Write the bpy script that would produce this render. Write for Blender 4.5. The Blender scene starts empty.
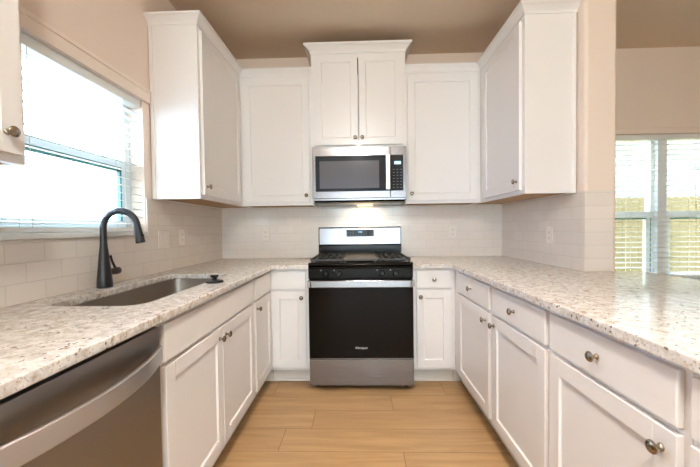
import bpy, bmesh, math, random
from mathutils import Vector, Matrix
from math import pi, sin, cos, radians

S = bpy.context.scene
COL = S.collection
random.seed(4)

# ------------------------------------------------------------------ camera
CAM = Vector((-.0086, -3.0553, 1.1751))
F, PX, PY, YAW, PITCH, ROLL = 329.32, 349.31, 235.84, .0289, .0230, .0129
r_ = Vector((cos(YAW), sin(YAW), 0))
f_ = Vector((-sin(YAW) * cos(PITCH), cos(YAW) * cos(PITCH), -sin(PITCH)))
u_ = r_.cross(f_)
R_ = r_ * cos(ROLL) - u_ * sin(ROLL)
U_ = r_ * sin(ROLL) + u_ * cos(ROLL)
cd = bpy.data.cameras.new('camera')
cd.sensor_width = 36; cd.lens = F / 700 * 36; cd.clip_start = .02
cd.shift_x = (350 - PX) / 700; cd.shift_y = (PY - 233.5) / 700
cam = bpy.data.objects.new('camera', cd); COL.objects.link(cam)
m = Matrix((R_, U_, -f_)).transposed().to_4x4(); m.translation = CAM
cam.matrix_world = m
S.camera = cam

# ------------------------------------------------------------------ world, exposure
S.view_settings.view_transform = 'Standard'; S.view_settings.look = 'None'
S.view_settings.gamma = 1; S.view_settings.use_curve_mapping = False
S.view_settings.exposure = 0.5
W = bpy.data.worlds.new('sky'); S.world = W; W.use_nodes = True
bg = W.node_tree.nodes['Background']
bg.inputs[0].default_value = (.77, .90, 1.0, 1); bg.inputs[1].default_value = 10.0
S.cycles.max_bounces = 12; S.cycles.diffuse_bounces = 6; S.cycles.glossy_bounces = 5
S.cycles.transparent_max_bounces = 16
S.cycles.sample_clamp_indirect = 4
S.cycles.caustics_reflective = False; S.cycles.caustics_refractive = False
S.cycles.denoising_prefilter = 'ACCURATE'

sun = bpy.data.lights.new('sun', 'SUN'); sun.energy = 190; sun.angle = radians(1.5); sun.color = (.93, .95, 1)
suno = bpy.data.objects.new('sun', sun); COL.objects.link(suno); suno.location = (20, 3, 20)
suno.rotation_euler = Vector((1, .0, 1.15)).to_track_quat('Z', 'Y').to_euler(); suno['kind'] = 'helper'

WARM = (1.0, .885, .775)
FILL_DOME_W = 62.0          # added fill light, shaped as an opal dome behind the viewer
AISLE_W = 75.0         # narrow-beam recessed lamps over the aisle
LAMP_W = 5.0          # watts of one recessed ceiling lamp
HOOD_W = .9           # lamp under the microwave

# ------------------------------------------------------------------ key dimensions (metres)
XL, XR = -1.295, 1.308          # kitchen side walls
FL, FR = -.685, .698            # base cabinet face frames of the side runs
CEIL = 2.752
WEND = -1.10                    # near end of the partition wall
XP = 1.488                      # dining side of the partition
CT, CB = .906, .876             # countertop top / underside
UB, UT = 1.372, 2.440           # upper cabinets

# ------------------------------------------------------------------ materials
def nodes(name):
    mt = bpy.data.materials.new(name); mt.use_nodes = True
    nt = mt.node_tree; return mt, nt, nt.nodes['Principled BSDF']
def srgb(r, g, b):
    f = lambda c: (c / 255 / 12.92) if c <= 10 else ((c / 255 + .055) / 1.055) ** 2.4
    return (f(r), f(g), f(b), 1)
def plain(name, col, rough=.5, metal=0, bump=0, bscale=40, coat=0, spec=.5):
    mt, nt, p = nodes(name)
    p.inputs['Base Color'].default_value = col; p.inputs['Roughness'].default_value = rough
    p.inputs['Metallic'].default_value = metal; p.inputs['Coat Weight'].default_value = coat
    p.inputs['Coat Roughness'].default_value = .08; p.inputs['Specular IOR Level'].default_value = spec
    tc = nt.nodes.new('ShaderNodeTexCoord'); n = nt.nodes.new('ShaderNodeTexNoise')
    n.inputs['Scale'].default_value = bscale; n.inputs['Detail'].default_value = 4
    nt.links.new(tc.outputs['Object'], n.inputs['Vector'])
    if bump:
        b = nt.nodes.new('ShaderNodeBump'); b.inputs['Strength'].default_value = bump
        b.inputs['Distance'].default_value = .002
        nt.links.new(n.outputs['Fac'], b.inputs['Height']); nt.links.new(b.outputs['Normal'], p.inputs['Normal'])
    else:
        mr = nt.nodes.new('ShaderNodeMapRange')
        mr.inputs[3].default_value = max(0, rough - .02); mr.inputs[4].default_value = rough + .02
        nt.links.new(n.outputs['Fac'], mr.inputs[0]); nt.links.new(mr.outputs[0], p.inputs['Roughness'])
    return mt
def brushed(name, col, rough, axis, bump=.06):
    mt, nt, p = nodes(name)
    p.inputs['Metallic'].default_value = 1; p.inputs['Base Color'].default_value = col
    tc = nt.nodes.new('ShaderNodeTexCoord'); mp = nt.nodes.new('ShaderNodeMapping')
    sc = [500, 500, 500]; sc[axis] = 4; mp.inputs['Scale'].default_value = sc
    n = nt.nodes.new('ShaderNodeTexNoise'); n.inputs['Scale'].default_value = 1; n.inputs['Detail'].default_value = 3
    mr = nt.nodes.new('ShaderNodeMapRange'); mr.inputs[3].default_value = rough - .06; mr.inputs[4].default_value = rough + .08
    b = nt.nodes.new('ShaderNodeBump'); b.inputs['Strength'].default_value = bump; b.inputs['Distance'].default_value = .0006
    L = nt.links.new
    L(tc.outputs['Object'], mp.inputs['Vector']); L(mp.outputs[0], n.inputs['Vector']); L(n.outputs['Fac'], mr.inputs[0])
    L(mr.outputs[0], p.inputs['Roughness']); L(n.outputs['Fac'], b.inputs['Height']); L(b.outputs[0], p.inputs['Normal'])
    return mt
def math_(nt, op, a, b=None):
    n = nt.nodes.new('ShaderNodeMath'); n.operation = op
    for i, v in enumerate((a, b)):
        if v is None: continue
        if isinstance(v, (int, float)): n.inputs[i].default_value = v
        else: nt.links.new(v, n.inputs[i])
    return n.outputs[0]
def mix(nt, fac, a, b):
    n = nt.nodes.new('ShaderNodeMix'); n.data_type = 'RGBA'
    for i, v in ((0, fac), (6, a), (7, b)):
        if isinstance(v, (int, float, tuple)): n.inputs[i].default_value = v
        else: nt.links.new(v, n.inputs[i])
    return n.outputs[2]
def tile_mat(name, swap):
    """3x6 inch white gloss subway tile in running bond; swap = which object axis runs along the wall"""
    mt, nt, p = nodes(name); L = nt.links.new
    tc = nt.nodes.new('ShaderNodeTexCoord'); sx = nt.nodes.new('ShaderNodeSeparateXYZ'); L(tc.outputs['Object'], sx.inputs[0])
    cb = nt.nodes.new('ShaderNodeCombineXYZ'); L(sx.outputs[swap], cb.inputs[0])
    L(math_(nt, 'SUBTRACT', sx.outputs[2], CT - .0762 * 12), cb.inputs[1])
    br = nt.nodes.new('ShaderNodeTexBrick'); L(cb.outputs[0], br.inputs['Vector'])
    br.offset = .5; br.inputs['Scale'].default_value = 1
    br.inputs['Brick Width'].default_value = .1524; br.inputs['Row Height'].default_value = .0762
    br.inputs['Mortar Size'].default_value = .0014; br.inputs['Mortar Smooth'].default_value = .3
    br.inputs['Color1'].default_value = srgb(238, 230, 222); br.inputs['Color2'].default_value = srgb(233, 225, 217)
    br.inputs['Mortar'].default_value = srgb(218, 208, 199)
    L(br.outputs['Color'], p.inputs['Base Color'])
    p.inputs['Roughness'].default_value = .22; p.inputs['Coat Weight'].default_value = .3
    b = nt.nodes.new('ShaderNodeBump'); b.invert = True; b.inputs['Strength'].default_value = .5; b.inputs['Distance'].default_value = .0012
    L(br.outputs['Fac'], b.inputs['Height']); L(b.outputs[0], p.inputs['Normal'])
    return mt
def granite():
    mt, nt, p = nodes('granite'); L = nt.links.new
    tc = nt.nodes.new('ShaderNodeTexCoord')
    def noise(sc, det=3, ro=.6):
        n = nt.nodes.new('ShaderNodeTexNoise'); n.inputs['Scale'].default_value = sc; n.inputs['Detail'].default_value = det
        n.inputs['Roughness'].default_value = ro; L(tc.outputs['Object'], n.inputs['Vector']); return n.outputs['Fac']
    def ramp(v, a, b):
        n = nt.nodes.new('ShaderNodeMapRange'); n.inputs[1].default_value = a; n.inputs[2].default_value = b; L(v, n.inputs[0]); return n.outputs[0]
    base = mix(nt, ramp(noise(34), .40, .62), srgb(206, 201, 196), srgb(232, 230, 228))
    base = mix(nt, ramp(noise(70), .56, .68), base, srgb(202, 187, 168))
    base = mix(nt, ramp(noise(21), .60, .70), base, srgb(172, 158, 142))
    wv = nt.nodes.new('ShaderNodeTexNoise'); wv.inputs['Scale'].default_value = 75; wv.inputs['Detail'].default_value = 3; L(tc.outputs['Object'], wv.inputs['Vector'])
    ws = nt.nodes.new('ShaderNodeVectorMath'); ws.operation = 'SCALE'; ws.inputs['Scale'].default_value = .022; L(wv.outputs['Color'], ws.inputs[0])
    wa = nt.nodes.new('ShaderNodeVectorMath'); wa.operation = 'ADD'; L(tc.outputs['Object'], wa.inputs[0]); L(ws.outputs[0], wa.inputs[1])
    v = nt.nodes.new('ShaderNodeTexVoronoi'); v.inputs['Scale'].default_value = 92; v.inputs['Randomness'].default_value = 1
    L(wa.outputs[0], v.inputs['Vector'])
    cellr = nt.nodes.new('ShaderNodeSeparateColor'); L(v.outputs['Color'], cellr.inputs[0])
    pick = math_(nt, 'GREATER_THAN', cellr.outputs[0], .89)
    near = math_(nt, 'LESS_THAN', math_(nt, 'ADD', v.outputs['Distance'], math_(nt, 'MULTIPLY', noise(160), .35)), .56)
    sp = math_(nt, 'MULTIPLY', pick, near)
    dark = mix(nt, cellr.outputs[1], srgb(40, 36, 38), srgb(104, 86, 72))
    col = mix(nt, math_(nt, 'MULTIPLY', sp, .86), base, dark)
    v2 = nt.nodes.new('ShaderNodeTexVoronoi'); v2.inputs['Scale'].default_value = 210; L(tc.outputs['Object'], v2.inputs['Vector'])
    c2 = nt.nodes.new('ShaderNodeSeparateColor'); L(v2.outputs['Color'], c2.inputs[0])
    sp2 = math_(nt, 'MULTIPLY', math_(nt, 'GREATER_THAN', c2.outputs[0], .84), math_(nt, 'LESS_THAN', v2.outputs['Distance'], .42))
    col = mix(nt, math_(nt, 'MULTIPLY', sp2, .4), col, srgb(92, 80, 72))
    L(col, p.inputs['Base Color']); p.inputs['Roughness'].default_value = .10
    p.inputs['Specular IOR Level'].default_value = .6
    return mt
def planks():
    mt, nt, p = nodes('plank_floor'); L = nt.links.new
    tc = nt.nodes.new('ShaderNodeTexCoord'); sx = nt.nodes.new('ShaderNodeSeparateXYZ'); L(tc.outputs['Object'], sx.inputs[0])
    RW, LEN = .197, 1.22
    v = math_(nt, 'DIVIDE', math_(nt, 'ADD', sx.outputs[1], .76), -RW)     # row 0 starts at y = -.76
    row = math_(nt, 'FLOOR', v)
    # joints measured: row0 x=.20, row1 -.30, row2 -.45, row3 .21 -> cubic in row
    a = math_(nt, 'MULTIPLY', row, -.5217)
    b = math_(nt, 'MULTIPLY', math_(nt, 'MULTIPLY', row, row), -.055)
    c = math_(nt, 'MULTIPLY', math_(nt, 'MULTIPLY', math_(nt, 'MULTIPLY', row, row), row), .07667)
    off = math_(nt, 'ADD', math_(nt, 'ADD', a, b), math_(nt, 'ADD', c, .20))
    u = math_(nt, 'DIVIDE', math_(nt, 'SUBTRACT', sx.outputs[0], off), LEN)
    pl = math_(nt, 'FLOOR', u)
    fu = math_(nt, 'SUBTRACT', u, pl); fv = math_(nt, 'SUBTRACT', v, row)
    du = math_(nt, 'MULTIPLY', math_(nt, 'MINIMUM', fu, math_(nt, 'SUBTRACT', 1, fu)), LEN)
    dv = math_(nt, 'MULTIPLY', math_(nt, 'MINIMUM', fv, math_(nt, 'SUBTRACT', 1, fv)), RW)
    gap = math_(nt, 'LESS_THAN', math_(nt, 'MINIMUM', du, dv), .0022)
    cb = nt.nodes.new('ShaderNodeCombineXYZ'); L(row, cb.inputs[0]); L(pl, cb.inputs[1])
    wn = nt.nodes.new('ShaderNodeTexWhiteNoise'); wn.noise_dimensions = '3D'; L(cb.outputs[0], wn.inputs['Vector'])
    mp = nt.nodes.new('ShaderNodeMapping'); mp.inputs['Scale'].default_value = (2.2, 26, 1); L(tc.outputs['Object'], mp.inputs['Vector'])
    addv = nt.nodes.new('ShaderNodeVectorMath'); addv.operation = 'ADD'; L(mp.outputs[0], addv.inputs[0])
    sc = nt.nodes.new('ShaderNodeVectorMath'); sc.operation = 'SCALE'; sc.inputs['Scale'].default_value = 30; L(wn.outputs['Color'], sc.inputs[0]); L(sc.outputs[0], addv.inputs[1])
    n = nt.nodes.new('ShaderNodeTexNoise'); n.inputs['Scale'].default_value = 1; n.inputs['Detail'].default_value = 6; n.inputs['Distortion'].default_value = .7
    L(addv.outputs[0], n.inputs['Vector'])
    mr = nt.nodes.new('ShaderNodeMapRange'); mr.inputs[1].default_value = .3; mr.inputs[2].default_value = .72; L(n.outputs['Fac'], mr.inputs[0])
    grain = mix(nt, mr.outputs[0], srgb(156, 124, 86), srgb(184, 152, 110))
    tone = mix(nt, math_(nt, 'MULTIPLY', wn.outputs['Value'], .45), grain, srgb(164, 129, 88))
    col = mix(nt, math_(nt, 'MULTIPLY', gap, .75), tone, srgb(110, 80, 52))
    L(col, p.inputs['Base Color']); p.inputs['Roughness'].default_value = .42
    return mt
def brickwall(name, c1, c2, mo, swap=0):
    mt, nt, p = nodes(name); L = nt.links.new
    tc = nt.nodes.new('ShaderNodeTexCoord'); sx = nt.nodes.new('ShaderNodeSeparateXYZ'); L(tc.outputs['Object'], sx.inputs[0])
    cb = nt.nodes.new('ShaderNodeCombineXYZ'); L(sx.outputs[swap], cb.inputs[0]); L(sx.outputs[2], cb.inputs[1])
    br = nt.nodes.new('ShaderNodeTexBrick'); br.inputs['Scale'].default_value = 1; br.inputs['Brick Width'].default_value = .30
    br.inputs['Row Height'].default_value = .12; br.inputs['Mortar Size'].default_value = .012
    br.inputs['Color1'].default_value = c1; br.inputs['Color2'].default_value = c2; br.inputs['Mortar'].default_value = mo
    L(cb.outputs[0], br.inputs['Vector']); L(br.outputs['Color'], p.inputs['Base Color']); p.inputs['Roughness'].default_value = .9
    return mt
def emit(name, col, st):
    mt, nt, p = nodes(name)
    p.inputs['Base Color'].default_value = col; p.inputs['Emission Color'].default_value = col; p.inputs['Emission Strength'].default_value = st
    return mt
def glass(name):
    mt = bpy.data.materials.new(name); mt.use_nodes = True; nt = mt.node_tree; nt.nodes.clear()
    o = nt.nodes.new('ShaderNodeOutputMaterial'); t = nt.nodes.new('ShaderNodeBsdfTransparent'); g = nt.nodes.new('ShaderNodeBsdfGlossy')
    t.inputs[0].default_value = (.97, .99, .985, 1); g.inputs['Roughness'].default_value = .02
    fr = nt.nodes.new('ShaderNodeLayerWeight'); fr.inputs[0].default_value = .5
    pw = math_(nt, 'ADD', math_(nt, 'MULTIPLY', math_(nt, 'POWER', fr.outputs['Facing'], 5), .5), .03)
    mx = nt.nodes.new('ShaderNodeMixShader'); L = nt.links.new
    L(pw, mx.inputs[0]); L(t.outputs[0], mx.inputs[1]); L(g.outputs[0], mx.inputs[2]); L(mx.outputs[0], o.inputs[0])
    return mt

CAB = plain('cabinet_white_paint', srgb(241, 239, 239), .30, coat=.2)
UNDER = plain('raw_cabinet_wood', srgb(176, 140, 100), .6, bump=.1)
TOE = plain('toe_kick_white', srgb(224, 218, 210), .5)
PAINT = plain('cream_wall_paint', srgb(236, 220, 207), .75, bump=.05, bscale=300)
CEILP = plain('ceiling_paint', srgb(226, 208, 188), .85, bump=.12, bscale=160)
TRIMP = plain('trim_cream_paint', srgb(242, 228, 214), .45)
TILE_X = tile_mat('subway_tile_lengthwise', 0); TILE_Y = tile_mat('subway_tile_sidewise', 1)
GRAN = granite(); FLOOR = planks()
NICKEL = plain('satin_nickel', srgb(158, 148, 136), .26, 1)
STEEL_X = brushed('brushed_stainless', srgb(142, 141, 145), .24, 0)
STEEL_Z = brushed('brushed_stainless_upright', srgb(200, 196, 190), .26, 2)
STEEL_SINK = plain('sink_stainless', srgb(186, 178, 170), .30, 1)
DARKSTEEL = brushed('dark_stainless', srgb(150, 145, 142), .38, 0)
HANDLE_Y = brushed('dishwasher_handle_steel', srgb(208, 207, 206), .36, 0)
BLACKG = plain('black_glass', (.005, .0038, .0034, 1), .05, spec=.13)
MWGLASS = plain('grey_oven_window', (.13, .137, .155, 1), .10, spec=.4)  # grey base stands in for the room reflected in the microwave window
BLACKP = plain('black_enamel', (.005, .0047, .0045, 1), .16, spec=.16)
BLACKM = plain('matte_black', (.012, .012, .014, 1), .38)
IRON = plain('cast_iron', (.022, .020, .019, 1), .5, bump=.2, bscale=200)
GRIDDLE = plain('griddle_plate', (.085, .072, .064, 1), .45, bump=.1, bscale=90)
PLATE = plain('white_plastic', srgb(238, 230, 222), .35)
VINYL = plain('white_vinyl', srgb(236, 240, 240), .4)
TEALGREY = plain('teal_grey_tone', srgb(82, 128, 128), .6)  # colours the shadow line of the sash reveals, and a neighbour's window pane
def slat_mat():
    mt, nt, p = nodes('white_blind_slat'); L = nt.links.new
    p.inputs['Base Color'].default_value = srgb(244, 245, 242); p.inputs['Roughness'].default_value = .45
    t = nt.nodes.new('ShaderNodeBsdfTranslucent'); t.inputs[0].default_value = srgb(244, 245, 242)
    mx = nt.nodes.new('ShaderNodeMixShader'); mx.inputs[0].default_value = .15
    L(p.outputs[0], mx.inputs[1]); L(t.outputs[0], mx.inputs[2]); L(mx.outputs[0], nt.nodes['Material Output'].inputs[0])
    return mt
SLAT = slat_mat()
CORD = plain('blind_cord', srgb(215, 212, 205), .8)
GLASS = glass('window_glass')
MWBLACK = plain('blue_black_glass', (.018, .026, .036, 1), .06, spec=.45)
LCD = emit('blue_display', (.25, .55, 1, 1), 1.3); LCD2 = emit('pale_display', (.50, .75, .95, 1), .8)
LOGO = plain('silver_print', srgb(226, 226, 226), .4, coat=0)
MARK = plain('white_print', srgb(230, 230, 228), .5)
PRINT = plain('grey_print', srgb(120, 124, 130), .5)
LENS = emit('lamp_lens', (1, .86, .66, 1), 14)
FILL_DOME = emit('fill_dome_opal', (1, .95, .89, 1), 5)
HOODLENS = emit('hood_lens', (1, .86, .62, 1), 2)
FENCEW = plain('fence_wood', srgb(82, 71, 40), .85, bump=.3, bscale=30)
LAWN = plain('lawn', srgb(66, 68, 52), .95, bump=.5, bscale=60)
STONE = brickwall('grey_stone', srgb(104, 103, 102), srgb(84, 84, 84), srgb(112, 112, 111))
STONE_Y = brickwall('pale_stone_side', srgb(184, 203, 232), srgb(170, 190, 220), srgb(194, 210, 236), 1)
ROOFM = plain('grey_shingle', srgb(120, 116, 112), .9, bump=.4, bscale=25)

# ------------------------------------------------------------------ mesh helpers
class MB:
    def __init__(s): s.bm = bmesh.new()
    def box(s, x0, x1, y0, y1, z0, z1):
        v = [s.bm.verts.new((x, y, z)) for z in (z0, z1) for y in (y0, y1) for x in (x0, x1)]
        for q in ((0, 2, 3, 1), (4, 5, 7, 6), (0, 1, 5, 4), (2, 6, 7, 3), (0, 4, 6, 2), (1, 3, 7, 5)):
            s.bm.faces.new([v[i] for i in q])
        return s
    def poly(s, pts, axis, a, b):
        """extrude a 2-D outline along an axis from a to b"""
        def P(p, t):
            q = list(p); q.insert(axis, t); return q
        A = [s.bm.verts.new(P(p, a)) for p in pts]; B = [s.bm.verts.new(P(p, b)) for p in pts]
        s.bm.faces.new(A); s.bm.faces.new(B[::-1])
        for i in range(len(pts)):
            j = (i + 1) % len(pts); s.bm.faces.new((A[i], B[i], B[j], A[j]))
        return s
    def lathe(s, prof, o=(0, 0, 0), axis=(0, 0, 1), n=24):
        """prof = [(radius, height along axis)]"""
        ax = Vector(axis).normalized(); t = ax.orthogonal().normalized(); b = ax.cross(t); o = Vector(o)
        rings = []
        for r, h in prof:
            if r < 1e-6: rings.append([s.bm.verts.new(o + ax * h)])
            else: rings.append([s.bm.verts.new(o + ax * h + (t * cos(2 * pi * k / n) + b * sin(2 * pi * k / n)) * r) for k in range(n)])
        for A, B in zip(rings, rings[1:]):
            for k in range(n):
                l = (k + 1) % n
                if len(A) == 1 and len(B) == 1: continue
                if len(A) == 1: s.bm.faces.new((A[0], B[k], B[l]))
                elif len(B) == 1: s.bm.faces.new((A[k], B[0], A[l]))
                else: s.bm.faces.new((A[k], B[k], B[l], A[l]))
        for R, rev in ((rings[0], 1), (rings[-1], 0)):
            if len(R) > 1: s.bm.faces.new(R[::-1] if rev else R)
        return s
    def tube(s, pts, rad, n=16):
        pts = [Vector(p) for p in pts]; rad = rad if isinstance(rad, list) else [rad] * len(pts)
        rings = []; up = None
        for i, p in enumerate(pts):
            d = (pts[min(i + 1, len(pts) - 1)] - pts[max(i - 1, 0)]).normalized()
            t = d.orthogonal().normalized() if up is None else (up - d * up.dot(d)).normalized()
            up = t; b = d.cross(t)
            rings.append([s.bm.verts.new(p + (t * cos(2 * pi * k / n) + b * sin(2 * pi * k / n)) * rad[i]) for k in range(n)])
        for A, B in zip(rings, rings[1:]):
            for k in range(n):
                l = (k + 1) % n; s.bm.faces.new((A[k], A[l], B[l], B[k]))
        s.bm.faces.new(rings[0][::-1]); s.bm.faces.new(rings[-1])
        return s
    def build(s, name, mat, parent=None, bevel=0, smooth=False, seg=2):
        bmesh.ops.recalc_face_normals(s.bm, faces=s.bm.faces)
        me = bpy.data.meshes.new(name); s.bm.to_mesh(me); s.bm.free(); me.materials.append(mat)
        o = bpy.data.objects.new(name, me); COL.objects.link(o)
        if parent: o.parent = parent
        if bevel:
            bv = o.modifiers.new('bevel', 'BEVEL'); bv.width = bevel; bv.segments = seg; bv.limit_method = 'ANGLE'; bv.angle_limit = radians(40)
        if smooth:
            me.shade_smooth()
            try: me.set_sharp_from_angle(angle=radians(38))
            except Exception: pass
        return o
def tag(o, label=None, cat=None, group=None, kind=None):
    for k, v in (('label', label), ('category', cat), ('group', group), ('kind', kind)):
        if v: o[k] = v
    return o
def empty(name, loc, rz=0, **kw):
    o = bpy.data.objects.new(name, None); COL.objects.link(o)
    o.location = loc; o.rotation_euler = (0, 0, rz); o.empty_display_size = .05
    return tag(o, **kw)
def struct(o): o['kind'] = 'structure'; return o
def text(name, body, size, loc, rot, mat, parent):
    c = bpy.data.curves.new(name, 'FONT'); c.body = body; c.size = size; c.extrude = .0004
    c.align_x = 'CENTER'; c.align_y = 'CENTER'; c.materials.append(mat)
    t = bpy.data.objects.new(name, c); COL.objects.link(t)
    bpy.context.view_layer.update()
    me = bpy.data.meshes.new_from_object(t.evaluated_get(bpy.context.evaluated_depsgraph_get()))
    bpy.data.objects.remove(t); me.name = name
    o = bpy.data.objects.new(name, me); COL.objects.link(o); o.location = loc; o.rotation_euler = rot; o.parent = parent
    return o

# ------------------------------------------------------------------ room shell
struct(MB().box(XL - .14, 5.5, -7.5, .14, -.12, 0).build('floor', FLOOR))
struct(MB().box(XL - .14, 5.5, -7.5, .14, CEIL, CEIL + .15).build('ceiling', CEILP))
WY0, WY1, WZ0, WZ1 = -1.93, -1.10, 1.165, 1.955          # sink window opening
b = MB(); xo = XL - .14
b.box(xo, XL, -7.5, WY0, 0, CEIL).box(xo, XL, WY1, .14, 0, CEIL).box(xo, XL, WY0, WY1, 0, WZ0).box(xo, XL, WY0, WY1, WZ1, CEIL)
struct(b.build('wall_left', PAINT))
DX0, DX1, DZ0, DZ1 = 1.74, 3.74, .66, 1.985              # dining window opening
b = MB()
b.box(XL, DX0, 0, .14, 0, CEIL).box(DX1, 5.5, 0, .14, 0, CEIL).box(DX0, DX1, 0, .14, 0, DZ0).box(DX0, DX1, 0, .14, DZ1, CEIL)
struct(b.build('wall_back', PAINT))
b = MB().box(XR, XP, WEND, 0, 0, CEIL)
struct(b.build('wall_right', PAINT, bevel=.018, seg=4, smooth=True))
struct(MB().box(5.5, 5.64, -7.5, .14, 0, CEIL).build('wall_dining', PAINT))
RX0, RX1, RZ1 = -.9, 1.5, 2.1
b = MB().box(xo, RX0, -7.64, -7.5, 0, CEIL).box(RX1, 5.64, -7.64, -7.5, 0, CEIL).box(RX0, RX1, -7.64, -7.5, RZ1, CEIL)
struct(b.build('wall_rear', PAINT))
struct(MB().box(XR + .002, XR + .03, -3.3, WEND - .002, 0, CB - .002).build('wall_peninsula', PAINT))

# tile, 7 mm proud of the walls, from the counter up to the upper cabinets
T = .007
struct(tag(MB().box(XL, XL + T, -2.6, -T, CT, WZ0 - .02).box(XL, XL + T, WY1 + .005, -T, WZ0 - .02, UB + .004).build('backsplash', TILE_Y, bevel=.001), kind='structure'))
struct(MB().box(XL + T, XR - T, -T, 0, CT, UB + .004).box(-.38, .38, -T, 0, .80, CT).build('backsplash', TILE_X))
struct(MB().box(XR - T, XR, WEND - T, -T, CT, UB + .004).box(XR, XP - .025, WEND - T, WEND, CT, UB + .004).build('backsplash', TILE_Y))

# ------------------------------------------------------------------ windows
w1 = struct(empty('window_1', (XL, 0, 0)))
def rel(mb, o):      # shift world-space mesh into the local space of a parent
    inv = o.matrix_basis.inverted(); bmesh.ops.transform(mb.bm, matrix=inv, verts=mb.bm.verts); return mb
gx = XL - .105       # sash plane
rel(MB().box(XL, XL + .016, WY0 - .08, WY1 + .055, WZ1, WZ1 + .075).box(XL, XL + .022, WY0 - .085, WY1 + .06, WZ1 + .058, WZ1 + .078), w1).build('head_casing', TRIMP, w1, bevel=.003)
rel(MB().box(XL - .10, XL + .022, WY0 + .001, WY1 - .001, WZ0 - .016, WZ0 + .006), w1).build('window_sill', VINYL, w1, bevel=.003)
MR = 1.545
b = MB()
b.box(gx - .03, gx + .02, WY1 - .04, WY1 - .001, WZ0 + .006, WZ1 - .001).box(gx - .03, gx + .02, WY0 + .001, WY0 + .04, WZ0 + .006, WZ1 - .001)
b.box(gx - .03, gx + .02, WY0 + .04, WY1 - .04, WZ1 - .04, WZ1 - .001).box(gx - .03, gx + .02, WY0 + .04, WY1 - .04, WZ0 + .006, WZ0 + .04)
rel(b, w1).build('window_frame', VINYL, w1, bevel=.003)
b = MB().box(gx - .012, gx + .014, WY0 + .04, WY1 - .04, MR, MR + .036).box(gx - .012, gx + .012, WY1 - .066, WY1 - .04, WZ0 + .04, MR).box(gx - .012, gx + .012, WY0 + .04, WY0 + .066, WZ0 + .04, MR).box(gx - .012, gx + .012, WY0 + .066, WY1 - .066, WZ0 + .04, WZ0 + .07)
rel(b, w1).build('lower_sash', VINYL, w1, bevel=.002)
b = MB().box(gx - .006, gx + .0125, WY0 + .066, WY1 - .066, MR - .026, MR).box(gx - .006, gx + .0125, WY1 - .080, WY1 - .066, WZ0 + .07, MR)  # dark strips stand in for the shadow in the sash reveal
rel(b, w1).build('reveal_shadow', TEALGREY, w1)
rel(MB().box(gx - .004, gx + .001, WY0 + .041, WY1 - .041, WZ0 + .041, WZ1 - .041), w1).build('glass_pane', GLASS, w1)

def dining_window(name, x0, x1):
    w = struct(empty(name, ((x0 + x1) / 2, 0, 0)))
    y = .085; z0, z1 = DZ0 + .02, DZ1 - .001; mr = 1.235
    b = MB().box(x0, x0 + .035, y - .02, y + .04, z0, z1).box(x1 - .035, x1, y - .02, y + .04, z0, z1).box(x0 + .035, x1 - .035, y - .02, y + .04, z1 - .04, z1).box(x0 + .035, x1 - .035, y - .02, y + .04, z0, z0 + .04)
    rel(b, w).build('window_frame', VINYL, w, bevel=.003)
    b = MB().box(x0 + .035, x1 - .035, y - .015, y + .015, mr, mr + .06).box(x0 + .035, x0 + .07, y - .015, y + .015, z0 + .04, mr).box(x1 - .07, x1 - .035, y - .015, y + .015, z0 + .04, mr)
    rel(b, w).build('lower_sash', VINYL, w, bevel=.002)
    b = MB().box(x0 + .07, x1 - .07, y - .014, y + .006, mr - .013, mr).box(x1 - .035, x1 - .028, y - .022, y - .02, z0 + .04, mr)  # reveal shadow modelled as dark strips along rail and frame
    rel(b, w).build('reveal_shadow', TEALGREY, w)
    rel(MB().box(x0 + .034, x1 - .034, y - .002, y + .003, z0 + .04, z1 - .041), w).build('glass_pane', GLASS, w)
    return w
dining_window('window_2', DX0 + .001, 2.715)
dining_window('window_3', 2.795, DX1 - .001)
struct(MB().box(2.7155, 2.7945, .03, .13, DZ0 + .02, DZ1 - .001).build('trim_1', VINYL))
struct(MB().box(DX0 - .08, DX1 + .08, -.018, 0, DZ1, DZ1 + .065).box(DX0 - .085, DX1 + .085, -.024, 0, DZ1 + .048, DZ1 + .068).build('trim_2', PAINT, bevel=.003))
struct(MB().box(DX0 + .001, DX1 - .001, -.03, .12, DZ0, DZ0 + .02).build('trim_3', VINYL, bevel=.003))
# unseen sliding patio door behind the viewer, added to let in fill daylight
d1 = struct(empty('daylight_door_1', (.3, -7.5, 0)))
b = MB()
for x in (RX0 + .03, .30, RX1 - .03): b.box(x - .03, x + .03, -7.59, -7.54, .001, RZ1 - .001)
b.box(RX0 + .06, RX1 - .06, -7.588, -7.542, .001, .06).box(RX0 + .06, RX1 - .06, -7.588, -7.542, RZ1 - .07, RZ1 - .001)
rel(b, d1).build('door_frame', VINYL, d1, bevel=.003)
rel(MB().box(RX0 + .03, RX1 - .03, -7.567, -7.562, .03, RZ1 - .03), d1).build('glass_pane', GLASS, d1)

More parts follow.
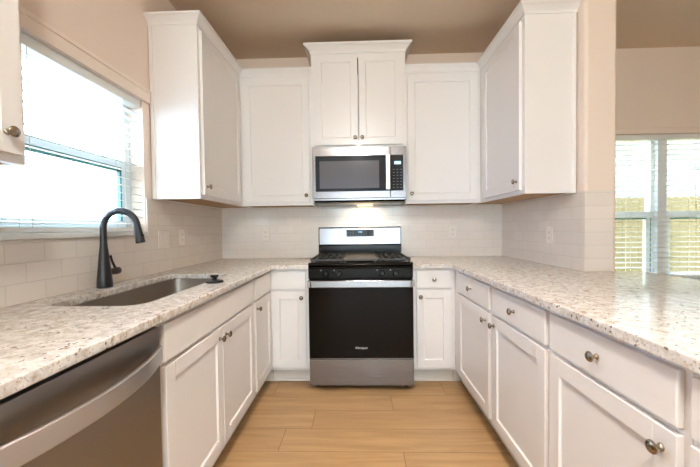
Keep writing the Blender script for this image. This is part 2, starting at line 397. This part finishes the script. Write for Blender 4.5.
def blind(name, label, wall, a0, a1, pos, z0, z1, pitch, tilt, depth=.05):
    """horizontal-slat blind; wall 'x' -> slats run along y at x=pos, wall 'y' -> slats run along x at y=pos"""
    r = empty(name, (pos, (a0 + a1) / 2, z0) if wall == 'x' else ((a0 + a1) / 2, pos, z0), pi / 2 if wall == 'x' else 0, label=label, cat='window blind')
    h = (a1 - a0) / 2; H = z1 - z0
    s = MB(); z = .042
    while z < H - .055:
        dy, dz = depth / 2 * cos(tilt), depth / 2 * sin(tilt)
        pts = [(-dy, z - dz), (0, z + .002), (dy, z + dz), (dy, z + dz + .0026), (0, z + .0046), (-dy, z - dz + .0026)]
        s.poly(pts, 0, -h, h); z += pitch
    s.build('slats', SLAT, r)
    MB().box(-h, h, -.026, .026, 0, .022).build('bottom_rail', SLAT, r, bevel=.003)
    MB().box(-h, h, -.028, .028, H - .045, H).build('head_rail', SLAT, r, bevel=.003)
    n = max(2, int(round(2 * h / .55)))
    for k in range(n):
        x = -h + .14 + (2 * h - .28) * k / (n - 1)
        MB().box(x - .0015, x + .0015, -.0272, -.0262, .02, H - .04).box(x - .0015, x + .0015, .0262, .0272, .02, H - .04).build('ladder_cord', CORD, r)
    return r
blind('window_blind', 'white slatted blind lowered over the window above the sink', 'x', WY0 + .008, WY1 - .008, XL - .036, WZ0 + .008, WZ1 - .002, .0435, radians(8))
blind('window_blind', 'wide white slatted blind over the dining room window facing the wooden fence', 'y', DX0 + .008, DX1 - .008, .03, DZ0 + .03, DZ1 - .002, .0465, radians(4))

# ------------------------------------------------------------------ cabinets
def knob(parent, x, z, y=0.):
    prof = [(.0085, 0), (.0085, .002), (.0058, .005), (.0052, .012), (.007, .0155), (.0125, .018), (.0155, .021), (.0155, .0235), (.0125, .027), (.006, .0292), (0, .0298)]
    return MB().lathe(prof, (x, y, z), (0, -1, 0), 20).build('knob', NICKEL, parent, smooth=True)
def shaker(name, root, x0, x1, z0, z1, kn=None, st=.058):
    """five-piece door in cabinet-local space, front at y=-.019"""
    y0, y1 = -.019, -.0005
    b = MB()
    b.box(x0, x0 + st, y0, y1, z0, z1).box(x1 - st, x1, y0, y1, z0, z1).box(x0 + st, x1 - st, y0, y1, z0, z0 + st).box(x0 + st, x1 - st, y0, y1, z1 - st, z1)
    b.box(x0 + st - .002, x1 - st + .002, -.011, y1 - .001, z0 + st - .002, z1 - st + .002)
    # sloped sticking round the panel
    for (ax, ay), (bx, by) in (((x0 + st, z0 + st), (x1 - st, z0 + st)), ((x1 - st, z0 + st), (x1 - st, z1 - st)), ((x1 - st, z1 - st), (x0 + st, z1 - st)), ((x0 + st, z1 - st), (x0 + st, z0 + st))):
        cx, cz = (x0 + x1) / 2, (z0 + z1) / 2; k = .005
        f = lambda px, pz: (px + (k if px < cx else -k), pz + (k if pz < cz else -k))
        A = b.bm.verts.new((ax, -.0165, ay)); B = b.bm.verts.new((bx, -.0165, by))
        p = f(ax, ay); q = f(bx, by)
        C_ = b.bm.verts.new((q[0], -.0112, q[1])); D = b.bm.verts.new((p[0], -.0112, p[1])); b.bm.faces.new((A, B, C_, D))
    d = b.build(name, CAB, root, bevel=.0014)
    if kn: knob(d, kn[0], kn[1], y0)
    return d
def drawer(root, x0, x1, z0, z1, kn=False):
    d = MB().box(x0, x1, -.019, -.0005, z0, z1).build('drawer', CAB, root, bevel=.003)
    if kn: knob(d, (x0 + x1) / 2, (z0 + z1) / 2, -.019)
    return d
def carcass(root, w, dep, z0, z1, fl=.04, fr=.04):
    b = MB()
    b.box(0, .018, .019, dep, z0, z1).box(w - .018, w, .019, dep, z0, z1).box(.018, w - .018, dep - .01, dep, z0, z1).box(.018, w - .018, .019, dep - .01, z0 + .01, z0 + .028)
    b.build('carcass', CAB, root)
    f = MB()
    f.box(0, fl, 0, .019, z0, z1).box(w - fr, w, 0, .019, z0, z1).box(fl, w - fr, 0, .019, z0, z0 + .04).box(fl, w - fr, 0, .019, z1 - .035, z1)
    f.build('face_frame', CAB, root, bevel=.001)
def toe(root, w, x0=0):
    MB().box(x0, w, .076, .092, .001, .113).build('toe_kick', TOE, root)
    MB().poly([(.0755, .001), (.0615, .001), (.0635, .011), (.0695, .0175), (.0755, .019)], 0, x0, w).build('shoe_moulding', TOE, root)
DZ = dict(d0=.728, d1=.858, b0=.137, b1=.712)
def base(loc, rz, w, label, door=None, drw=None, doorknob=None, drwknob=False, group='white base cabinets', toew=None, rail=True, ret=None, left=False):
    r = empty('base_cabinet', loc, rz, label=label, cat='cabinet', group=group)
    fl, fr = door[0][0] + .016, w - door[-1][1] + .016
    carcass(r, w, .60, .114, CB - .001, fl, fr)
    if len(door) > 1: MB().box(w / 2 - .03, w / 2 + .03, .0005, .018, .155, .70).build('centre_stile', CAB, r)
    if rail: MB().box(fl, w - fr, 0, .019, .70, .74).build('mid_rail', CAB, r)
    toe(r, *(toew or (w, 0)))
    if ret:     # toe board turning the inside corner under the neighbouring run
        x = ret[0] if left else ret[1]
        MB().box(*((x, x + .016) if left else (x - .016, x)), .0005, .0755, .001, .113).build('toe_kick', TOE, r)
    if drw: drawer(r, drw[0], drw[1], DZ['d0'], DZ['d1'], drwknob)
    for dr, kx in zip(door or [], doorknob or []):
        shaker('door', r, dr[0], dr[1], DZ['b0'], DZ['b1'], (kx, .665))
    return r
LR, RR = pi / 2, -pi / 2
ys = -1.995
# left run: local x = world y - start
base((FL, ys, 0), LR, .978, 'double door white sink cabinet beside the dark dishwasher, one long plain panel above its doors',
     [(.025, .484), (.492, .955)], (.022, .957), (.452, .524))
base((FL, -1.0155, 0), LR, .405, 'narrow white base cabinet between the double door sink cabinet and the left back corner',
     [(.0165, .375)], (.0165, .375), (.048,), toew=(.4805, 0), ret=(.40, .4805, .0765))
# back run
base((FL + .0005, -.61, 0), 0, .303, 'narrow white base cabinet left of the stove, with a plain drawer front without a knob',
     [(.020, .276)], (.020, .276), (.245,), toew=(.303, 0))
base((.381, -.61, 0), 0, .3165, 'narrow white base cabinet right of the stove, with a knob on its drawer',
     [(.030, .284)], (.030, .284), (.058,), True)
# right run: local x = start - world y
base((FR, -.6105, 0), RR, .694, 'white drawer and door cabinet on the right run, nearest the back corner',
     [(.125, .672)], (.125, .672), (.63,), True, toew=(.694, -.0755), ret=(-.0755, 0, .0765), left=True)
base((FR, -1.305, 0), RR, .526, 'white drawer and door cabinet on the right run, second from the back corner',
     [(.022, .512)], (.022, .512), (.05,), True)
base((FR, -1.8315, 0), RR, .5115, 'white drawer and door cabinet on the right run, third from the back corner',
     [(.014, .495)], (.014, .495), (.46,), True)
base((FR, -2.3435, 0), RR, .60, 'white base cabinet on the right run, cut off by the right edge of the photo',
     [(.012, .588)], (.012, .588), (.05,), True)

PROF = [(0, 0), (.007, 0), (.0075, .008), (.0055, .0095), (.009, .016), (.019, .027), (.030, .0375), (.037, .0410), (.0375, .0435), (.0425, .0445), (.0435, .056), (0, .056)]
def crown(path, splits, z, scale=1.):
    """mitred crown along a plan polyline (outside on the right-hand side walking forward); splits = parent per segment"""
    P = [Vector(p) for p in path]; N = []
    for a, b in zip(P, P[1:]):
        d = (b - a).normalized(); N.append(Vector((d.y, -d.x)))
    off = []
    for i in range(len(P)):
        if i == 0: off.append(N[0])
        elif i == len(P) - 1: off.append(N[-1])
        else:
            v = N[i - 1] + N[i]; off.append(v / (1 + N[i - 1].dot(N[i])))
    byroot = {}
    for i, root in enumerate(splits):
        byroot.setdefault(root, []).append(i)
    for root, segs in byroot.items():
        b = MB()
        for i in segs:
            A = [b.bm.verts.new((P[i].x + off[i].x * o * scale, P[i].y + off[i].y * o * scale, z + h * scale)) for o, h in PROF]
            B = [b.bm.verts.new((P[i + 1].x + off[i + 1].x * o * scale, P[i + 1].y + off[i + 1].y * o * scale, z + h * scale)) for o, h in PROF]
            for k in range(len(PROF)):
                l = (k + 1) % len(PROF); b.bm.faces.new((A[k], B[k], B[l], A[l]))
            b.bm.faces.new(A); b.bm.faces.new(B[::-1])
        rel(b, root).build('crown_moulding', CAB, root)
def upper(loc, rz, w, dep, z0, z1, label, doors, knobs, dz0, dz1, kz, group='white wall cabinets'):
    r = empty('wall_cabinet', (loc[0], loc[1], z0), rz, label=label, cat='cabinet', group=group)
    H = z1 - z0
    carcass(r, w, dep, 0, H, doors[0][0] + .016, w - doors[-1][1] + .016)
    MB().box(.02, w - .02, .022, dep - .012, .004, .0095).build('bottom_panel', UNDER, r)
    MB().box(.018, w - .018, .019, dep - .01, H - .02, H - .002).build('top_panel', UNDER, r)
    for dr, kx in zip(doors, knobs): shaker('door', r, dr[0], dr[1], dz0 - z0, dz1 - z0, (kx, kz - z0))
    return r
UX_L, UX_R = XL + .305 + .0, XR - .308
D0, D1, KZ = 1.397, 2.420, 1.452
uL = upper((UX_L, -1.03), LR, 1.023, .300, UB, UT, 'tall white wall cabinet on the left wall, between the sink window and the back corner',
           [(.026, .672)], (.060,), D0, D1, KZ)
uBL = upper((UX_L + .001, -.308), 0, -.381 - UX_L - .001, .300, UB, UT, 'single door white wall cabinet on the back wall, left of the microwave',
            [(.032, .580)], (.552,), D0, D1, KZ)
uBR = upper((.381, -.308), 0, UX_R - .382, .300, UB, UT, 'single door white wall cabinet on the back wall, right of the microwave',
            [(.022, .585)], (.048,), D0, D1, KZ)
uR = upper((UX_R, -.001), RR, 1.025, .300, UB, UT, 'tall white wall cabinet on the right wall beside the dining opening',
           [(.405, .992)], (.958,), D0, D1, KZ)
uC = upper((-.380, -.355), 0, .760, .345, 1.828, 2.592, 'raised double door white cabinet above the microwave',
           [(.024, .377), (.383, .736)], (.352, .408), 1.850, 2.574, 1.905)
uN = upper((UX_L, -2.84), LR, .735, .300, UB, UT, 'white wall cabinet at the left photo edge, on the near side of the sink window',
           [(.022, .713)], (.668,), D0, D1, KZ)
# scribe strips on the exposed end panels, where they meet the wall
for rt, x in ((uL, 0), (uR, 1.025)):
    s = 1 if x else -1
    MB().box(min(x, x + s * .006), max(x, x + s * .006), .278, .2995, 0, UT - UB).build('scribe_strip', CAB, rt, bevel=.001)
crown([(XL + .001, -1.03), (UX_L, -1.03), (UX_L, -.308), (-.381, -.308)], [uL, uL, uBL], UT)
crown([(.381, -.308), (UX_R, -.308), (UX_R, -1.026), (XR - .001, -1.026)], [uBR, uR, uR], UT)
crown([(-.380, -.010), (-.380, -.355), (.380, -.355), (.380, -.010)], [uC, uC, uC], 2.590, 1.22)
crown([(UX_L, -2.84), (UX_L, -2.105)], [uN], UT)

# ------------------------------------------------------------------ countertops
def rrect(x0, x1, y0, y1, r, n=8):
    out = []
    for cx, cy, a in ((x1 - r, y1 - r, 0), (x0 + r, y1 - r, 90), (x0 + r, y0 + r, 180), (x1 - r, y0 + r, 270)):
        for k in range(n + 1):
            t = radians(a + 90 * k / n); out.append((cx + r * cos(t), cy + r * sin(t)))
    return out
SX0, SX1, SY0, SY1 = -1.170, -.80, -1.895, -1.062
def slab(outer, hole=None):
    b = MB(); bm = b.bm; E_ = []
    for loop in [outer] + ([hole] if hole else []):
        v = [bm.verts.new((x, y, CB)) for x, y in loop]
        E_ += [bm.edges.new((v[i], v[(i + 1) % len(v)])) for i in range(len(v))]
    g = bmesh.ops.triangle_fill(bm, edges=E_, use_beauty=True, use_dissolve=False)
    fs = [f for f in g['geom'] if isinstance(f, bmesh.types.BMFace)]
    ex = bmesh.ops.extrude_face_region(bm, geom=fs)
    bmesh.ops.translate(bm, verts=[v for v in ex['geom'] if isinstance(v, bmesh.types.BMVert)], vec=(0, 0, CT - CB))
    return b
def corner(cx, cy, r, a0, n=6):     # inside corner arc
    return [(cx + r * cos(radians(a0 + 90 * k / n)), cy + r * sin(radians(a0 + 90 * k / n))) for k in range(n + 1)]
EL, ER = FL + .036, FR - .036
o = slab([(XL + .0005, -.0005), (XL + .0005, -2.75), (EL, -2.75)] + [(EL, -.672), (EL + .024, -.648)] + [(-.3815, -.648), (-.3815, -.0005)],
         rrect(SX0, SX1, SY0, SY1, .07)).build('countertop', GRAN, bevel=.004)
tag(o, 'speckled beige granite countertop on the left with the sink cut into it', 'countertop', 'granite countertops')
o = slab([(.3815, -.0005), (.3815, -.648), (ER - .024, -.648), (ER, -.672), (ER, -3.25), (1.62, -3.25), (1.62, WEND - .008), (XR - .0005, WEND - .008), (XR - .0005, -.0005)]).build('countertop', GRAN, bevel=.004)
tag(o, 'speckled beige granite countertop on the right, running out as a peninsula past the wall end', 'countertop', 'granite countertops')

# ------------------------------------------------------------------ sink, faucet, stopper
sk = empty('sink', ((SX0 + SX1) / 2, (SY0 + SY1) / 2, .70), label='undermount stainless steel kitchen sink in the left countertop', cat='sink')
b = MB(); loops = []
for g, z, r in ((.004, CB - .001, .074), (.002, .80, .072), (-.012, .715, .06), (-.03, .700, .05), (-.09, .694, .03)):
    loops.append([b.bm.verts.new((x, y, z)) for x, y in rrect(SX0 - g, SX1 + g, SY0 - g, SY1 + g, r)])
for A, B in zip(loops, loops[1:]):
    for k in range(len(A)): l = (k + 1) % len(A); b.bm.faces.new((A[k], A[l], B[l], B[k]))
b.bm.faces.new(loops[-1])
fl = [b.bm.verts.new((x, y, CB - .001)) for x, y in rrect(SX0 - .022, SX1 + .022, SY0 - .022, SY1 + .022, .085)]
for k in range(len(fl)): l = (k + 1) % len(fl); b.bm.faces.new((fl[k], fl[l], loops[0][l], loops[0][k]))
rel(b, sk); bw = b.build('bowl', STEEL_SINK, sk, smooth=True)
so = bw.modifiers.new('thick', 'SOLIDIFY'); so.thickness = .0012; so.offset = -1
MB().lathe([(.045, -.004), (.045, .0), (.04, .003), (.03, .0015), (0, .001)], (0, 0, -.004), n=28).build('drain', NICKEL, sk, smooth=True)

fc = empty('faucet', (-1.232, -1.512, CT), label='matte black gooseneck pull-down faucet behind the sink', cat='faucet')
MB().lathe([(.0325, 0), (.0335, .003), (.032, .03), (.0265, .09), (.020, .16), (.0158, .20), (.0150, .215)], n=32).build('body', BLACKM, fc, smooth=True)
R = .080; zc = .215 + .072
pts = [(0, 0, .21), (0, 0, .25)] + [(R - R * cos(radians(a)), 0, zc + R * sin(radians(a))) for a in range(0, 177, 11)]
rt = [(c[0], c[1], c[2]) for c in pts]
sp = MB().tube(rt, [.0152] + [.0145] * (len(rt) - 1), 20).build('spout', BLACKM, fc, smooth=True)
e = Vector(rt[-1]); d = (Vector(rt[-1]) - Vector(rt[-2])).normalized()
hd = MB().lathe([(.0148, -.004), (.0155, 0), (.0160, .02), (.0195, .06), (.0205, .078), (.019, .082), (0, .082)], e, d, 24).build('spray_head', BLACKM, sp, smooth=True)
MB().lathe([(.0045, 0), (.0045, .004), (.003, .006), (0, .006)], e + d * .05 + Vector((.016, 0, .005)), (1, 0, .1), 12).build('button', BLACKP, hd, smooth=True)
hn = MB().lathe([(.0165, 0), (.0165, .055), (.018, .06), (.018, .088), (.015, .093), (0, .094)], (0, .012, .070), (0, 1, 0), 24).build('handle', BLACKM, fc, smooth=True)
MB().tube([(0, .08, .082), (-.004, .064, .117), (-.007, .055, .150)], [.0062, .0052, .0056], 12).build('lever', BLACKM, hn, smooth=True)
fc.rotation_euler.z = radians(4)

st = empty('sink_stopper', (-.752, -1.39, CT), label='black rubber sink stopper lying on the counter at the sink edge', cat='sink stopper')
MB().lathe([(.040, .0), (.044, .004), (.043, .009), (.030, .013), (.018, .0145), (0, .0145)], n=32).build('flange', BLACKM, st, smooth=True)
MB().lathe([(.012, .0135), (.011, .024), (.019, .028), (.0205, .034), (.018, .0385), (0, .039)], n=24).build('grip', BLACKP, st, smooth=True)

# ------------------------------------------------------------------ range
rg = empty('stove', (0, -.35, 0), label='freestanding gas range with black oven door and stainless drawer between the counters', cat='stove')
def P(mb): return rel(mb, rg)
P(MB().box(-.377, .377, -.655, -.010, .035, .90)).build('body', BLACKP, rg, bevel=.003)
P(MB().box(-.378, .378, -.672, -.075, .9005, .922).poly([(-.672, .9005), (-.690, .905), (-.694, .915), (-.688, .924), (-.672, .928), (-.672, .922)], 0, -.378, .378)).build('cooktop', BLACKP, rg, bevel=.002)
cp = P(MB().poly([(-.6555, .812), (-.688, .812), (-.690, .884), (-.698, .889), (-.699, .896), (-.690, .9), (-.6555, .9)], 0, -.377, .377)).build('control_panel', BLACKP, rg, bevel=.0015)
for x in (-.250, -.155, .155, .250):
    k = P(MB().lathe([(.023, 0), (.0235, .004), (.019, .007), (.0165, .024), (.0145, .027), (0, .0275)], (x, -.689, .850), (0, -1, 0), 24).box(x - .004, x + .004, -.722, -.705, .836, .866)).build('knob', BLACKP, rg, smooth=True)
    P(MB().lathe([(.0028, 0), (.0028, .0006), (0, .0006)], (x - .035, -.6893, .873), (0, -1, 0), 10)).build('knob_mark', MARK, rg)
P(MB().box(-.376, .376, -.702, -.657, .233, .806)).build('oven_door', BLACKG, rg, bevel=.004)
dr = rg.children[-1]
P(MB().box(-.376, .376, -.704, -.7025, .2335, .239)).build('door_edge_strip', STEEL_X, dr)
hb = P(MB().box(-.353, .353, -.752, -.738, .756, .806)).build('door_handle', STEEL_X, dr, bevel=.005, seg=3)
for x in (-.366, .366):
    P(MB().box(x - .011, x + .011, -.751, -.7025, .760, .802)).build('handle_bracket', DARKSTEEL, hb, bevel=.003)
text('emblem', 'Whirlpool', .021, (0, -.7024 + .35, .312), (pi / 2, 0, 0), LOGO, dr)
P(MB().box(-.376, .376, -.700, -.657, .036, .227)).build('storage_drawer', STEEL_X, rg, bevel=.004)
for x in (-.33, .33):
    for y in (-.62, -.08): P(MB().lathe([(.018, 0), (.018, .012), (.010, .014), (.010, .036)], (x, y, .0005), n=14)).build('foot', BLACKP, rg)
bgd = P(MB().poly([(-.012, .90), (-.073, .90), (-.073, 1.02), (-.060, 1.035), (-.056, 1.178), (-.050, 1.186), (-.012, 1.186)], 0, -.375, .375)).build('backguard', BLACKP, rg, bevel=.003)
P(MB().poly([(-.062, 1.030), (-.0665, 1.030), (-.0615, 1.176), (-.057, 1.176)], 0, -.368, .368)).build('backguard_panel', STEEL_X, bgd, bevel=.001)
ds = P(MB().poly([(-.064, 1.098), (-.0665, 1.098), (-.0650, 1.160), (-.0625, 1.160)], 0, -.122, .128)).build('display', BLACKG, bgd)
text('clock_digits', '12:00', .018, (0.002, -.0663 + .35, 1.139), (radians(88), 0, 0), LCD, ds)
for i in range(10):
    for j in range(3):
        if 3 <= i <= 6 and j > 0: continue
        x = -.108 + i * .0245; z = 1.108 + j * .016; b = MB().box(x - .006, x + .006, -.0672 + (z - 1.1) * .022, -.0666 + (z - 1.1) * .022, z - .0012, z + .0012); P(b).build('button_print', PRINT, ds)
# burners and grates
for x, y, r in ((-.245, -.52, .045), (-.245, -.22, .038), (.245, -.52, .048), (.245, -.22, .034), (0, -.37, .04)):
    P(MB().lathe([(r + .012, .9215), (r + .012, .925), (r, .926), (r, .930), (r * .8, .934), (0, .935)], (x, y, 0), n=24)).build('burner', IRON, rg, smooth=True)
def grate(x0, x1, y0, y1):
    b = MB(); t = .006; z0, z1 = .936, .953
    for x in (x0 + t, x1 - t): b.box(x - t, x + t, y0, y1, z0, z1)
    for y in (y0 + t, (y0 + y1) / 2, y1 - t): b.box(x0 + 2 * t, x1 - 2 * t, y - t, y + t, z0, z1)
    n = 5
    for k in range(1, n):
        x = x0 + (x1 - x0) * k / n; b.box(x - .0045, x + .0045, y0 + 2 * t, y1 - 2 * t, z0 + .002, z1)
    for x in (x0 + .012, x1 - .012):
        for y in (y0 + .012, y1 - .012): b.box(x - .008, x + .008, y - .008, y + .008, .9225, z0)
    P(b).build('grate', IRON, rg, bevel=.002)
grate(-.366, -.128, -.655, -.095); grate(.128, .366, -.655, -.095)
P(MB().box(-.122, .122, -.655, -.095, .937, .946).box(-.122, .122, -.655, -.645, .946, .954).box(-.122, .122, -.105, -.095, .946, .954).box(-.122, -.114, -.645, -.105, .946, .954).box(.114, .122, -.645, -.105, .946, .954)
  .box(-.115, -.10, -.64, -.62, .9225, .937).box(.10, .115, -.64, -.62, .9225, .937).box(-.115, -.10, -.13, -.11, .9225, .937).box(.10, .115, -.13, -.11, .9225, .937)).build('griddle', GRIDDLE, rg, bevel=.002)

# ------------------------------------------------------------------ microwave
mw = empty('microwave', (0, -.20, 1.376), label='stainless over-the-range microwave hanging under the raised cabinet', cat='microwave')
def Q(mb): return rel(mb, mw)
Q(MB().box(-.377, .377, -.380, -.009, 1.400, 1.8265)).build('body', STEEL_X, mw, bevel=.003)
Q(MB().poly([(-.012, 1.3995), (-.392, 1.3995), (-.385, 1.388), (-.34, 1.380), (-.02, 1.377)], 0, -.366, .366)).build('underside', BLACKP, mw, bevel=.002)
dm = Q(MB().box(-.377, .2475, -.402, -.3805, 1.417, 1.8265)).build('door', STEEL_X, mw, bevel=.003)
Q(MB().box(-.352, .2473, -.4045, -.4022, 1.472, 1.757)).build('door_glass', MWBLACK, dm, bevel=.001)
Q(MB().box(-.318, .160, -.4052, -.4046, 1.496, 1.715)).build('window_screen', MWGLASS, dm)
hh = Q(MB().box(.210, .2455, -.444, -.432, 1.478, 1.756)).build('handle', STEEL_Z, dm, bevel=.004, seg=3)
for z in (1.505, 1.73): Q(MB().box(.2265, .239, -.4318, -.4046, z - .012, z + .012)).build('handle_bracket', STEEL_Z, hh)
text('emblem', 'Whirlpool', .016, (-.01, -.4024 + .20, 1.792 - 1.376), (pi / 2, 0, 0), PRINT, dm)
cpn = Q(MB().box(.250, .377, -.402, -.3805, 1.417, 1.8265)).build('control_panel', STEEL_X, mw, bevel=.003)
kp = Q(MB().box(.2515, .352, -.4045, -.4022, 1.472, 1.757)).build('keypad', MWBLACK, cpn, bevel=.001)
Q(MB().box(.282, .334, -.4052, -.4046, 1.682, 1.706)).build('display', LCD2, kp)
for i in range(3):
    for j in range(7): Q(MB().box(.270 + i * .029, .283 + i * .029, -.4051, -.4046, 1.495 + j * .024, 1.4985 + j * .024)).build('button_print', PRINT, kp)
hl = Q(MB().box(-.02, .12, -.13, -.07, 1.3745, 1.3765)).build('lamp_lens', HOODLENS, mw)
ld = bpy.data.lights.new('hood_lamp', 'AREA'); ld.shape = 'RECTANGLE'; ld.size = .13; ld.size_y = .05; ld.energy = HOOD_W; ld.color = (1, .74, .40)
lo = bpy.data.objects.new('hood_lamp', ld); COL.objects.link(lo); lo.parent = mw; lo.location = (.05, .10, -.004); lo['kind'] = 'helper'

# ------------------------------------------------------------------ dishwasher
dw = empty('dishwasher', (FL, -2.305, 0), LR, label='dark stainless dishwasher with a bowed bar handle at the left edge of the photo', cat='dishwasher')
MB().box(-.298, .298, .002, .58, .115, .868).build('tub', BLACKP, dw)
dd = MB().box(-.299, .299, -.022, .0015, .118, .862).build('door', DARKSTEEL, dw, bevel=.003)
MB().box(-.299, .299, .06, .075, .001, .113).build('toe_kick', BLACKP, dw)
b = MB(); n = 24; fr = []
for k in range(n + 1):
    t = -1 + 2 * k / n; y = -.044 - .054 * (1 - t * t)
    fr.append((t * .276 - .008, y))
rings = []
for k, (x, y) in enumerate(fr):
    h = .025; d_ = .006
    rings.append([b.bm.verts.new((x, y - d_, .788 - h)), b.bm.verts.new((x, y - d_, .788 + h)), b.bm.verts.new((x, y + d_, .788 + h)), b.bm.verts.new((x, y + d_, .788 - h))])
for A, B in zip(rings, rings[1:]):
    for k in range(4): l = (k + 1) % 4; b.bm.faces.new((A[k], A[l], B[l], B[k]))
b.bm.faces.new(rings[0]); b.bm.faces.new(rings[-1][::-1])
b.build('handle', HANDLE_Y, dd, bevel=.003, smooth=True)
MB().lathe([(.007, 0), (.007, .001), (.005, .0015), (0, .0015)], (-.005, -.022, .835), (0, -1, 0), 16).build('badge', DARKSTEEL, dd)

# ------------------------------------------------------------------ outlets and switches
def outlet(loc, rz, label, kind='outlet', w=.070):
    r = empty('outlet' if kind == 'outlet' else 'light_switch', loc, rz, label=label, cat=kind, group='white wall plates on the tile')
    MB().box(-w / 2, w / 2, -.006, 0, -.0575, .0575).build('cover_plate', PLATE, r, bevel=.003)
    if kind == 'outlet':
        for z in (-.02, .02):
            f = MB().box(-.0165, .0165, -.0075, -.006, z - .014, z + .014).build('receptacle', PLATE, r, bevel=.002)
            MB().box(-.007, -.005, -.0078, -.0075, z - .004, z + .006).box(.005, .007, -.0078, -.0075, z - .004, z + .006).box(-.002, .002, -.0078, -.0075, z - .0105, z - .0065).build('slot', BLACKM, f)
    else:
        for x in ((-.023, .023) if w > .09 else (0,)):
            f = MB().box(x - .0165, x + .0165, -.0075, -.006, -.033, .033).build('rocker', PLATE, r, bevel=.001)
    return r
outlet((-.875, -T, 1.130), 0, 'white outlet on the back wall tile left of the stove')
outlet((.852, -T, 1.130), 0, 'white outlet on the back wall tile right of the stove')
outlet((XL + T, -.935, 1.118), LR, 'double white switch plate on the left wall tile, nearer the sink window', 'light switch', .116)
outlet((XL + T, -.715, 1.128), LR, 'white outlet on the left wall tile, nearer the back corner')
outlet((XR - T, -.76, 1.112), RR, 'white outlet on the right wall tile under the tall cabinet')

# ------------------------------------------------------------------ recessed ceiling lamps
lamps = [(.06, -1.15), (.04, -2.2), (.20, -3.0), (-.22, -5.2), (.60, -5.2)]
for i, (x, y) in enumerate(lamps):
    r = empty('recessed_light', (x, y, CEIL), label='round recessed lamp in the kitchen ceiling', cat='ceiling light', group='recessed ceiling lamps')
    MB().lathe([(.062, -.0005), (.085, -.0005), (.083, -.006), (.064, -.004)], n=32).build('trim_ring', VINYL, r, smooth=True)
    MB().lathe([(.0625, -.0008), (.0625, -.0022), (0, -.0022)], n=32).build('lens', LENS, r)
    l = bpy.data.lights.new('lamp', 'SPOT'); l.energy = AISLE_W if i < 3 else LAMP_W * 4; l.color = WARM; l.spot_size = radians(72 if i < 3 else 150); l.spot_blend = .6; l.shadow_soft_size = .06
    lo = bpy.data.objects.new('lamp', l); COL.objects.link(lo); lo.parent = r; lo.location = (0, 0, -.012); lo['kind'] = 'helper'

r = empty('fill_dome_light', (0, -3.4, CEIL), label='added fill lamp shaped as an opal dome on the ceiling behind the viewer', cat='ceiling light')  # unseen lamp, added for even fill light
MB().lathe([(.17, -.0005), (.17, -.02), (.155, -.025)], n=36).build('canopy', NICKEL, r, smooth=True)
MB().lathe([(.15, -.0255)] + [(.15 * cos(radians(a)), -.0255 - .075 * sin(radians(a))) for a in range(10, 91, 10)], n=36).build('shade', FILL_DOME, r, smooth=True)
l = bpy.data.lights.new('fill_dome_bulb', 'POINT'); l.energy = FILL_DOME_W; l.color = (1, .96, .885); l.shadow_soft_size = .09
lo = bpy.data.objects.new('fill_dome_bulb', l); COL.objects.link(lo); lo.parent = r; lo.location = (0, 0, -.21); lo['kind'] = 'helper'

# ------------------------------------------------------------------ outdoors
struct(MB().box(-14, 16, .16, 14, -.30, -.20).box(-14, XL - .16, -14, .16, -.30, -.20).box(XL - .16, 16, -14, -7.66, -.30, -.20).build('ground', LAWN))
fn = empty('fence', (3, 3.0, -.2), label='wooden picket fence outside the dining room window', cat='fence')
b = MB(); x = -3.0
while x < 9:
    a, c = x - 3, x + .138 - 3; z = 1.86
    b.poly([(a, 0.005), (c, 0.005), (c, z - .03), (c - .03, z), (a + .03, z), (a, z - .03)], 1, -.009, .009); x += .143
b.build('picket_panel', FENCEW, fn)
for z in (.35, 1.0, 1.6): MB().box(-6, 6, .010, .05, z - .045, z + .045).build('rail', FENCEW, fn)
for k in range(6): MB().box(-5.9 + k * 2.36, -5.81 + k * 2.36, .051, .14, 0.002, 1.8).build('post', FENCEW, fn)
def house(loc, sx, sy, h, mat, label):
    r = empty('house', loc, label=label, cat='house')
    MB().box(-sx / 2, sx / 2, -sy / 2, sy / 2, 0.002, h).build('wall', mat, r)
    e = .45
    b = MB(); v = [b.bm.verts.new(p) for p in ((-sx / 2 - e, -sy / 2 - e, h), (sx / 2 + e, -sy / 2 - e, h), (sx / 2 + e, sy / 2 + e, h), (-sx / 2 - e, sy / 2 + e, h), (-sx / 4, 0, h + 2), (sx / 4, 0, h + 2))]
    for q in ((0, 1, 5, 4), (1, 2, 5), (2, 3, 4, 5), (3, 0, 4), (3, 2, 1, 0)): b.bm.faces.new([v[i] for i in q])
    b.build('roof', ROOFM, r)
    return r
house((5, 10.5, -.2), 16, 8, 6.5, STONE, 'grey stone house behind the wooden fence')
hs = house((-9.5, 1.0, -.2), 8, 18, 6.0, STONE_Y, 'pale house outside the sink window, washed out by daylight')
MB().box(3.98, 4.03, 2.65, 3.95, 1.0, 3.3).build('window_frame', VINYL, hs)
wp = MB().box(4.031, 4.035, 2.75, 3.85, 1.1, 3.2).build('window_pane', TEALGREY, hs)
b = MB()
for k in range(1, 3): b.box(4.0352, 4.045, 2.75 + 1.1 * k / 3 - .02, 2.75 + 1.1 * k / 3 + .02, 1.1, 3.2)
for k in range(1, 6): b.box(4.0352, 4.045, 2.75, 3.85, 1.1 + 2.1 * k / 6 - .02, 1.1 + 2.1 * k / 6 + .02)
b.build('window_bars', VINYL, wp)
